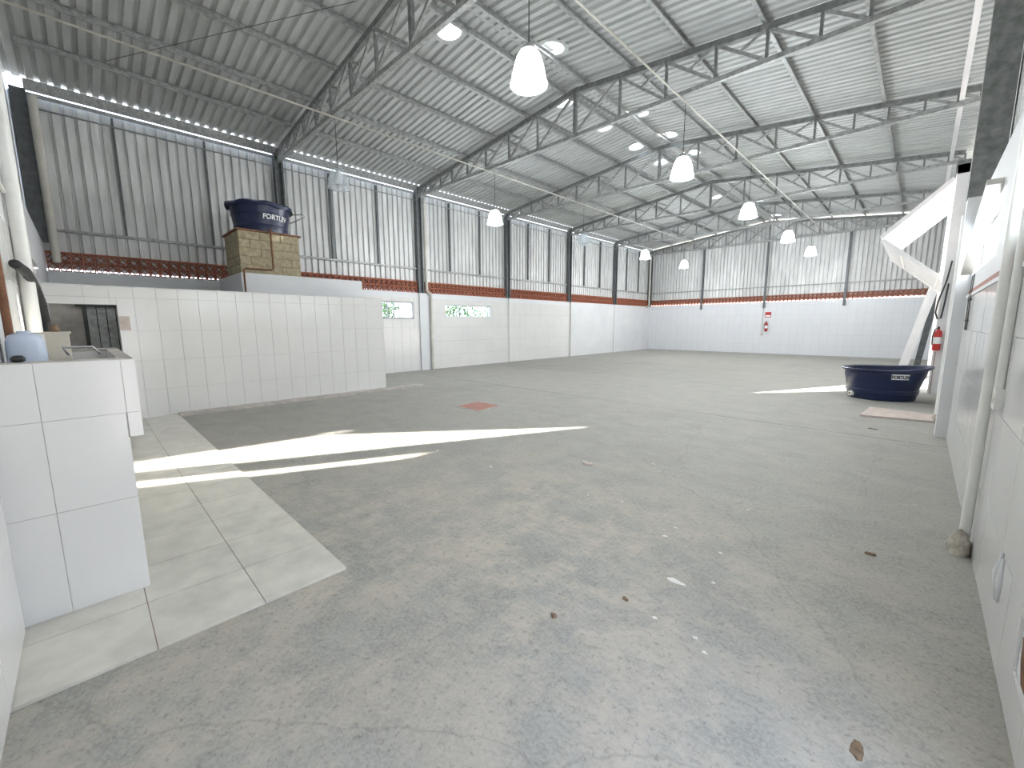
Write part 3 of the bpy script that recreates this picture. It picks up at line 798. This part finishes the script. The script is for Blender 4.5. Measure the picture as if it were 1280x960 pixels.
tile_grid(tr, 'y', 0.11, 1, steps(-4.55, -3.06, 0.31), [0, 0.56, 0.9])
tile_grid(tr, 'x', -4.47, 1, [YT, -0.12, 0.11], [0.86, 1.318])
m = MB(); m.box(-3.135, -3.056, YT, 0.172, 1.318, 1.33); m.box(-4.555, -4.465, YT, 0.172, 1.318, 1.334); m.box(-4.465, -3.135, 0.11, 0.172, 1.318, 1.33)
m.build('trough_rim', 'kerb', tr)
# drum in the trough, box, soap rail and knob
dm = tag(empty('plastic_drum', (-3.95, -0.258, 0.86)), 'pale blue rounded plastic drum standing in the white trough', 'drum')
MB().lathe((-3.95, -0.258, 0.862), [(0.07, 0), (0.085, 0.02), (0.085, 0.50), (0.082, 0.55), (0.07, 0.585), (0.04, 0.60), (0.0, 0.602)], 28, True).build('drum_body', 'plasticblue', dm, True)
MB().lathe((-3.95, -0.258, 1.463), [(0.03, -0.006), (0.03, 0.012), (0.0, 0.014)], 18).build('drum_cap', 'plasticblue', dm, True, 40)
cb = tag(empty('cream_box', (-4.35, -0.14, 0.86)), 'cream plastic box standing at the far end of the white trough', 'box')
MB().box(-4.40, -4.29, -0.19, -0.075, 0.86, 1.45).build('box_body', 'cream', cb)
MB().box(-4.41, -4.28, -0.20, -0.065, 1.45, 1.465).build('box_lid', 'cream', cb)
tag(MB().lathe((-4.34, -0.14, 1.465), [(0.02, 0), (0.028, 0.02), (0.018, 0.045), (0.0, 0.05)], 12, True).build('drain_plug', 'chip', None, True), 'small brown plug lying on the cream box', 'plug')
tag(MB().lathe((-3.10, -0.235, 1.33), [(0.012, 0), (0.024, 0.006), (0.026, 0.02), (0.016, 0.032), (0.0, 0.034)], 14, True).build('rubber_knob', 'black', None, True), 'black rubber knob on the rim of the white trough', 'knob')
tag(MB().tube([(-3.75, -0.08, 1.33), (-3.72, -0.10, 1.375), (-3.70, 0.03, 1.375), (-3.73, 0.06, 1.33)], 0.007, 8).build('towel_rail', 'alum', None, True), 'thin bent metal rail on top of the white trough', 'rail')

# pipes and hose on the near wall
pipe('wall_pipe', [(-5.6, YN+0.06, 3.9), (-5.6, YN+0.06, 1.45)], 0.05, 'pvc', 'thick white pipe on the near wall above the trough, beside the black hose')
pipe('wall_pipe', [(-4.0, YN+0.04, 2.6), (-4.0, YN+0.04, 1.28)], 0.02, 'rust', 'thin brown pipe on the near wall above the pale blue drum')
hp = [(-4.9, YN+0.05, 1.97), (-5.3, YN+0.08, 1.95), (-5.9, YN+0.09, 1.87), (-6.3, YN+0.1, 1.72), (-6.45, YN+0.1, 1.55), (-6.45, YN+0.1, 1.42)]
m = MB(); path = []; rad = []
for i in range(len(hp)-1):
    for k in range(10):
        f = k/10; path.append(Vector(hp[i]).lerp(Vector(hp[i+1]), f)); rad.append(0.036 if k % 2 else 0.030)
m.tube(path, rad, 10); tag(m.build('corrugated_hose', 'black', None, True), 'black corrugated hose bending down the near wall', 'hose')
tag(MB().box(-6.62, -6.30, YN+0.01, YN+0.2, 1.0, 1.43).build('switch_box', 'pvc'), 'white plastic box at the lower end of the black hose', 'box')
tag(MB().box(-6.9, -4.6, YN+0.01, YN+0.03, 2.60, 2.62).build('wall_strip', 'pvc'), 'thin white strip fixed along the near wall above the hose', 'strip')

# ------------------------------------------------------------------ pendants on two conduits
for xc, lab in ((-8.45, 'long white lighting conduit under the trusses on the water tank side'), (-3.43, 'long white lighting conduit under the trusses nearer the gate wall')):
    tag(MB().tube([(xc, YN+0.02, 5.46), (xc, 12, 5.46), (xc, YB-0.3, 5.46)], 0.016, 8).build('lighting_conduit', 'pvcold', None, True), lab, 'conduit')
def make_lamp(loc, lit):
    r = empty('pendant_lamp', loc)
    x, y, z = loc     # z = rim
    MB().tube([(x, y, z+0.42), (x, y, 5.44)], 0.006, 6).build('suspension_cable', 'darkmetal', r)
    MB().lathe((x, y, z+0.35), [(0.085, 0.0), (0.075, 0.035), (0.05, 0.07), (0.02, 0.085), (0.0, 0.087)], 20, True).build('lamp_cap', 'alum', r, True, 40)
    prof = [(0.205, 0.0), (0.203, 0.02), (0.19, 0.08), (0.165, 0.20), (0.135, 0.29), (0.10, 0.345), (0.08, 0.355)]
    MB().lathe((x, y, z), prof, 36).build('lamp_shade', 'shadelit' if lit else 'shade', r, True)
    MB().lathe((x, y, z), [(0.20, 0.0), (0.213, -0.004), (0.213, 0.012), (0.20, 0.014)], 36).build('shade_rim', 'shade', r, True, 40)
    MB().lathe((x, y, z+0.05), [(0.0, 0.0), (0.07, 0.015), (0.085, 0.07), (0.075, 0.16), (0.04, 0.24), (0.028, 0.30)], 18).build('bulb', 'bulb' if lit else 'bulboff', r, True)
    return r
BULB = bpy.data.lights.new('bulb_light', 'POINT'); BULB.energy = LAMP_W; BULB.shadow_soft_size = 0.10; BULB.color = (0.96, 0.985, 1.0)
LYS = [3.80, 8.02, 12.12, 16.55, 20.5]
on0 = off0 = None
for xc in (-3.43, -8.45):
    for i, yy in enumerate(LYS):
        lit = not (xc < -8 and i in (0, 2))
        src = on0 if lit else off0
        loc = (xc, yy, 4.17)
        if src is None:
            o = make_lamp(loc, lit)
            if lit: on0 = o
            else: off0 = o
        else: o = copy_tree(src, loc)
        if lit: tag(o, ('glowing high-bay pendant lamp hanging from the lighting conduit on the gate side' if xc > -5 else 'glowing high-bay pendant lamp hanging from the lighting conduit on the water tank side'), 'lamp', 'lit pendant lamps')
        else: tag(o, 'unlit high-bay pendant lamp with milky bell shade hanging near the water tank siding', 'lamp', 'unlit pendant lamps')
        if lit:
            lo = bpy.data.objects.new('bulb_light', BULB); C.objects.link(lo); lo.location = (0, 0, -0.02); lo.parent = o

# ------------------------------------------------------------------ skylights
def make_skylight(sx, sy):
    z = roof_z(sx)
    r = empty('skylight', (sx, sy, z)); sl = -0.11*(1 if sx > RX else -1)
    def tilt(m):
        m.v = [(a, b, c+(a-sx)*sl) for a, b, c in m.v]; return m
    tilt(MB().lathe((sx, sy, z), [(0.30, -0.006), (0.215, -0.006), (0.215, 0.09), (0.235, 0.09), (0.30, 0.0)], 32)).build('collar', 'roof', r, True, 30)
    tilt(MB().lathe((sx, sy, z), [(0.228, 0.088), (0.222, 0.14), (0.19, 0.19), (0.12, 0.225), (0.0, 0.24)], 32)).build('dome', 'dome', r, True)
    return r
for sx, yl in ((-6.31, SKY_L), (-5.35, SKY_R)):
    s0 = None
    for yy in yl:
        if s0 is None: s0 = make_skylight(sx, yy); o = s0
        else: o = copy_tree(s0, (sx, yy, roof_z(sx)))
        tag(o, ('round bright skylight dome in the roof slope on the water tank side of the ridge' if sx < RX else 'round bright skylight dome in the roof slope on the gate side of the ridge'), 'skylight', 'round skylights by the ridge')

# ------------------------------------------------------------------ right wall fittings
def lump(c, rx, ry, rz, name, mat, label, cat, seed):
    rnd = random.Random(seed); m = MB(); n = 14; rings = 7
    for k in range(rings+1):
        ph = math.pi/2*k/rings
        for i in range(n):
            a = 2*math.pi*i/n; j = 1+rnd.uniform(-0.16, 0.16)
            m.v.append((c[0]+rx*math.cos(ph)*math.cos(a)*j, c[1]+ry*math.cos(ph)*math.sin(a)*j, c[2]+rz*math.sin(ph)*(1+rnd.uniform(-.08, .08))))
    for k in range(rings):
        for i in range(n): m.f.append((k*n+i, k*n+(i+1) % n, (k+1)*n+(i+1) % n, (k+1)*n+i))
    return tag(m.build(name, mat, None, True), label, cat)
pipe('wall_pipe', [(0.335, 3.93, 0.10), (0.335, 3.93, 3.05)], 0.028, 'pvc', 'white conduit pipe down the tiled right wall with junction box plates beside it')
lump((0.315, 3.90, 0.0), 0.06, 0.085, 0.15, 'cement_footing', 'plaster', 'rough cement lump around the foot of the white pipe with junction boxes', 'footing', 3)
pipe('wall_pipe', [(0.352, 4.18, 1.13), (0.352, 4.18, 3.02)], 0.022, 'pvc', 'slim white conduit rising from the junction box on the far side of the white pipe')
pipe('wall_pipe', [(0.352, 3.62, 1.13), (0.352, 3.62, 3.02)], 0.022, 'pvc', 'slim white conduit rising from the junction box on the camera side of the white pipe')
for yy, lab in ((4.18, 'white square junction box with dark round hole under a slim conduit'), (3.62, 'white square junction box with blank round plate under a slim conduit')):
    jb = tag(empty('junction_box', (XR-0.02, yy, 1.02)), lab, 'junction box')
    MB().box(XR-0.045, XR-0.009, yy-0.06, yy+0.06, 1.01, 1.13).build('box_plate', 'pvc', jb)
    MB().tube([(XR-0.044, yy, 1.07), (XR-0.048, yy, 1.07)], 0.03, 16).build('round_hole', 'chip' if yy > 4 else 'pvcold', jb, True, 40)
pipe('wall_pipe', [(0.315, 9.15, 0.08), (0.315, 9.15, 3.05)], 0.045, 'pvc', 'thick white pipe standing at the inner end of the pale slab on the floor')
lump((0.315, 9.15, 0.0), 0.065, 0.085, 0.12, 'cement_footing', 'plaster', 'rough cement lump at the pipe foot beside the pale slab', 'footing', 5)
for k, yy in enumerate((6.95, 7.2)):
    m = MB()
    for d in (-0.03, 0.03): m.tube([(XR-0.014, yy+d, 2.04), (XR-0.02, yy+d*0.6, 1.8), (XR-0.016, yy+d, 1.42)], 0.004, 6)
    for d in (1.75, 1.52): m.box(XR-0.028, XR-0.01, yy-0.04, yy+0.04, d, d+0.015)
    tag(m.build('wall_cable', 'black'), 'pair of thin black cables hanging below the bright high window', 'cable', 'cables below the high window')
tag(MB().bar((XR-0.05, 5.5, 2.68), (XR-0.05, 7.55, 2.10), 0.05, 0.10, up=(1, 0, 0)).build('window_stay', 'pvcold'), 'aged flat stay slanting across the high window in the gate side wall', 'stay')
# extinguisher and hose on the gate post
def extinguisher(x, y, z, label, hs, sx=1):
    e = tag(empty('fire_extinguisher', (x, y, z)), label, 'extinguisher')
    r = 0.065
    MB().lathe((x, y, z), [(0.05, 0), (r, 0.015), (r, 0.36), (0.055, 0.40), (0.025, 0.43), (0.02, 0.45)], 20, True, True).build('cylinder', 'red', e, True, 40)
    MB().box(x-0.02, x+0.02, y-0.015, y+0.015, z+0.45, z+0.48).box(x-0.012, x+0.012, y-0.07, y+0.04, z+0.48, z+0.50).build('valve', 'black', e)
    MB().tube([(x, y-0.02, z+0.465), (x-0.05*hs, y-0.07, z+0.44), (x-0.075*hs, y-0.075, z+0.30), (x-0.07*hs, y-0.06, z+0.12)], 0.011, 8).build('discharge_hose', 'black', e, True)
    MB().lathe((x, y, z+0.14), [(r+0.001, 0), (r+0.001, 0.14)], 20).build('label_band', 'letter', e, True)
    return e
extinguisher(0.26, G0-0.27, 0.93, 'red fire extinguisher hung at the gate post near the blue tub', 1)
pipe('gate_hose', [(0.32, G0-0.22, 2.75), (0.28, G0-0.24, 2.35), (0.20, G0-0.25, 1.95), (0.18, G0-0.25, 1.72), (0.22, G0-0.24, 1.58), (0.27, G0-0.24, 1.6), (0.295, G0-0.22, 1.9), (0.315, G0-0.2, 2.3)], 0.014, 'black', 'black rubber hose looped on the gate post above the red extinguisher', 'hose')
pipe('gate_rod', [(0.26, G0-0.2, 0.9), (0.26, G0-0.2, 0.0)], 0.006, 'rust', 'thin brown rod below the extinguisher on the gate post', 'rod')
extinguisher(-5.60, YB-0.09, 1.13, 'red fire extinguisher hanging on the white end wall', 1)
sg = tag(empty('safety_sign', (-5.57, YB, 1.86)), 'small red and white square sign above the end wall extinguisher', 'sign')
MB().box(-5.70, -5.44, YB-0.012, YB-0.003, 1.82, 2.08).build('sign_plate', 'red', sg)
MB().box(-5.67, -5.47, YB-0.015, YB-0.012, 1.85, 1.93).build('sign_field', 'letter', sg)
pipe('wall_pipe', [(-5.80, YB-0.02, 2.5), (-5.80, YB-0.02, 1.0)], 0.014, 'pvcold', 'thin grey conduit on the end wall beside the extinguisher')
tag(MB().box(-5.84, -5.76, YB-0.04, YB-0.002, 0.92, 1.02).build('socket_box', 'pvcold'), 'small grey socket box at the end of the conduit on the end wall', 'socket')

# leaning steel lengths beyond the gate
def channel(p, q, wd, dp, label, mat):
    m = MB(); p, q = Vector(p), Vector(q)
    m.bar(p, q, wd, 0.012, up=(0, 1, 0)); off = Vector((wd/2-0.006, 0, 0))
    m.bar(p+off+Vector((0, dp/2, 0)), q+off+Vector((0, dp/2, 0)), 0.012, dp, up=(0, 1, 0))
    m.bar(p-off+Vector((0, dp/2, 0)), q-off+Vector((0, dp/2, 0)), 0.012, dp, up=(0, 1, 0))
    return tag(m.build('steel_channel', mat), label, 'channel')
channel((-0.33, 18.3, 0.02), (0.24, 18.3, 3.0), 0.22, 0.10, 'pale painted channel leaning on the wall beyond the folding gate', 'whitemetal')
channel((0.0, 18.9, 0.02), (0.27, 18.9, 2.7), 0.16, 0.10, 'dark steel channel leaning behind the pale one beyond the gate', 'galvdark')

# ------------------------------------------------------------------ things on the floor
m = MB(); m.v = [(-0.58, 8.70, 0.0), (0.27, 8.86, 0.0), (0.29, 9.55, 0.0), (-0.52, 9.66, 0.0)]; m.v += [(a, b, 0.03) for a, b, c in m.v]
m.f = [(3, 2, 1, 0), (4, 5, 6, 7), (0, 1, 5, 4), (1, 2, 6, 5), (2, 3, 7, 6), (3, 0, 4, 7)]
tag(m.build('stone_slab', 'boardpink'), 'pale pinkish slab lying flat on the floor between the blue tub and the pipe foot', 'slab')
m = MB(); m.v = [(-6.08, 4.68, 0.0), (-5.38, 4.66, 0.0), (-5.48, 5.34, 0.0), (-6.13, 5.30, 0.0)]; m.v += [(a, b, 0.008) for a, b, c in m.v]
m.f = [(3, 2, 1, 0), (4, 5, 6, 7), (0, 1, 5, 4), (1, 2, 6, 5), (2, 3, 7, 6), (3, 0, 4, 7)]
hatch = m.build('floor_hatch', 'kerb'); tag(hatch, 'reddish square hatch cover set in the concrete floor near the sunlight', 'hatch')
mm = MB(); cxx, cyy = -5.77, 4.995
mm.v = [(cxx+(a-cxx)*0.86, cyy+(b-cyy)*0.86, 0.008+c*0.5) for a, b, c in m.v]; mm.f = m.f; mm.build('cover_plate', 'hatch', hatch)
def scrap(x, y, sx, sy, h, name, mat, label, cat, seed, grp=None):
    rnd = random.Random(seed); m = MB(); n = 9
    for zz in (0.001, h):
        for i in range(n):
            a = 2*math.pi*i/n; r = 1+rnd.uniform(-0.3, 0.25)
            m.v.append((x+sx*r*math.cos(a)*(1 if zz < h else 0.92), y+sy*r*math.sin(a)*(1 if zz < h else 0.92), zz+(rnd.uniform(0, h*0.6) if zz == h else 0)))
    for i in range(n): m.f.append((i, (i+1) % n, n+(i+1) % n, n+i))
    m.f.append(tuple(range(n-1, -1, -1))); m.f.append(tuple(range(n, 2*n)))
    return tag(m.build(name, mat), label, cat, grp)
scrap(-2.45, 3.68, 0.085, 0.04, 0.012, 'wood_scrap', 'boardpink', 'pale wood scrap lying on bare concrete mid-floor', 'scrap', 1)
scrap(-0.89, 2.28, 0.05, 0.02, 0.004, 'paper_scrap', 'paper', 'flat white paper scrap on the concrete', 'paper', 2)
scrap(-1.22, 1.55, 0.018, 0.012, 0.012, 'dry_leaf', 'chip', 'small curled pale brown leaf on the worn concrete', 'leaf', 3)
scrap(-1.02, 1.93, 0.02, 0.01, 0.008, 'dry_leaf', 'chip', 'small shredded dry leaf near the white paper scrap', 'leaf', 4)
scrap(-0.02, 1.76, 0.018, 0.045, 0.003, 'wood_chip', 'chip', 'flat brown wood chip beside the tiled right wall', 'chip', 5)
scrap(-0.10, 3.45, 0.03, 0.016, 0.008, 'wood_chip', 'chip', 'small brown chip near the pipe with the cement lump', 'chip', 6)
scrap(-0.35, 7.75, 0.06, 0.012, 0.006, 'wood_chip', 'black', 'small black splinter in front of the pale slab', 'chip', 7)
rnd = random.Random(11)
for k in range(26):
    if k % 2: x, y = rnd.uniform(-2.0, -0.2), rnd.uniform(1.6, 4.2)
    else: x, y = rnd.uniform(-4.5, 0.2), rnd.uniform(2.5, 8.0)
    s = rnd.uniform(0.006, 0.014)
    scrap(x, y, s*1.6, s, 0.004, 'paint_flake', 'paper', 'tiny white paint flake scattered on the concrete', 'flake', 100+k, 'paint flakes on the floor')

# ------------------------------------------------------------------ outside the low windows
def shrub(x, y, h, rad, seed, label):
    rnd = random.Random(seed); s = tag(empty('garden_shrub', (x, y, -0.26)), label, 'shrub')
    MB().tube([(x, y, -0.26), (x+0.05, y, h*0.5), (x, y+0.05, h*0.8)], [0.05, 0.035, 0.015], 8).build('stem', 'bark', s, True)
    m = MB()
    for k in range(900):
        d = Vector((rnd.gauss(0, 1), rnd.gauss(0, 1), rnd.gauss(0, 1))).normalized()*rnd.uniform(0.4, 1)
        c = Vector((x+d.x*rad, y+d.y*rad, h*0.62+d.z*h*0.45)); a = Vector((rnd.gauss(0, 1), rnd.gauss(0, 1), rnd.gauss(0, 1))).normalized(); b = a.orthogonal().normalized()
        n = len(m.v); L = rnd.uniform(0.05, 0.1)
        m.v += [tuple(c-a*L), tuple(c+b*L*0.4), tuple(c+a*L), tuple(c-b*L*0.4)]; m.f.append((n, n+1, n+2, n+3))
    o = m.build('foliage', 'leaf', s); o['kind'] = 'stuff'
shrub(-14.6, 7.9, 2.6, 0.9, 1, 'leafy green shrub outside the small framed window')
shrub(-15.6, 12.4, 2.9, 0.9, 2, 'leafy green shrub outside the near half of the wide low window')
shrub(-18.0, 16.0, 2.7, 1.0, 3, 'leafy green shrub outside the far half of the wide low window')
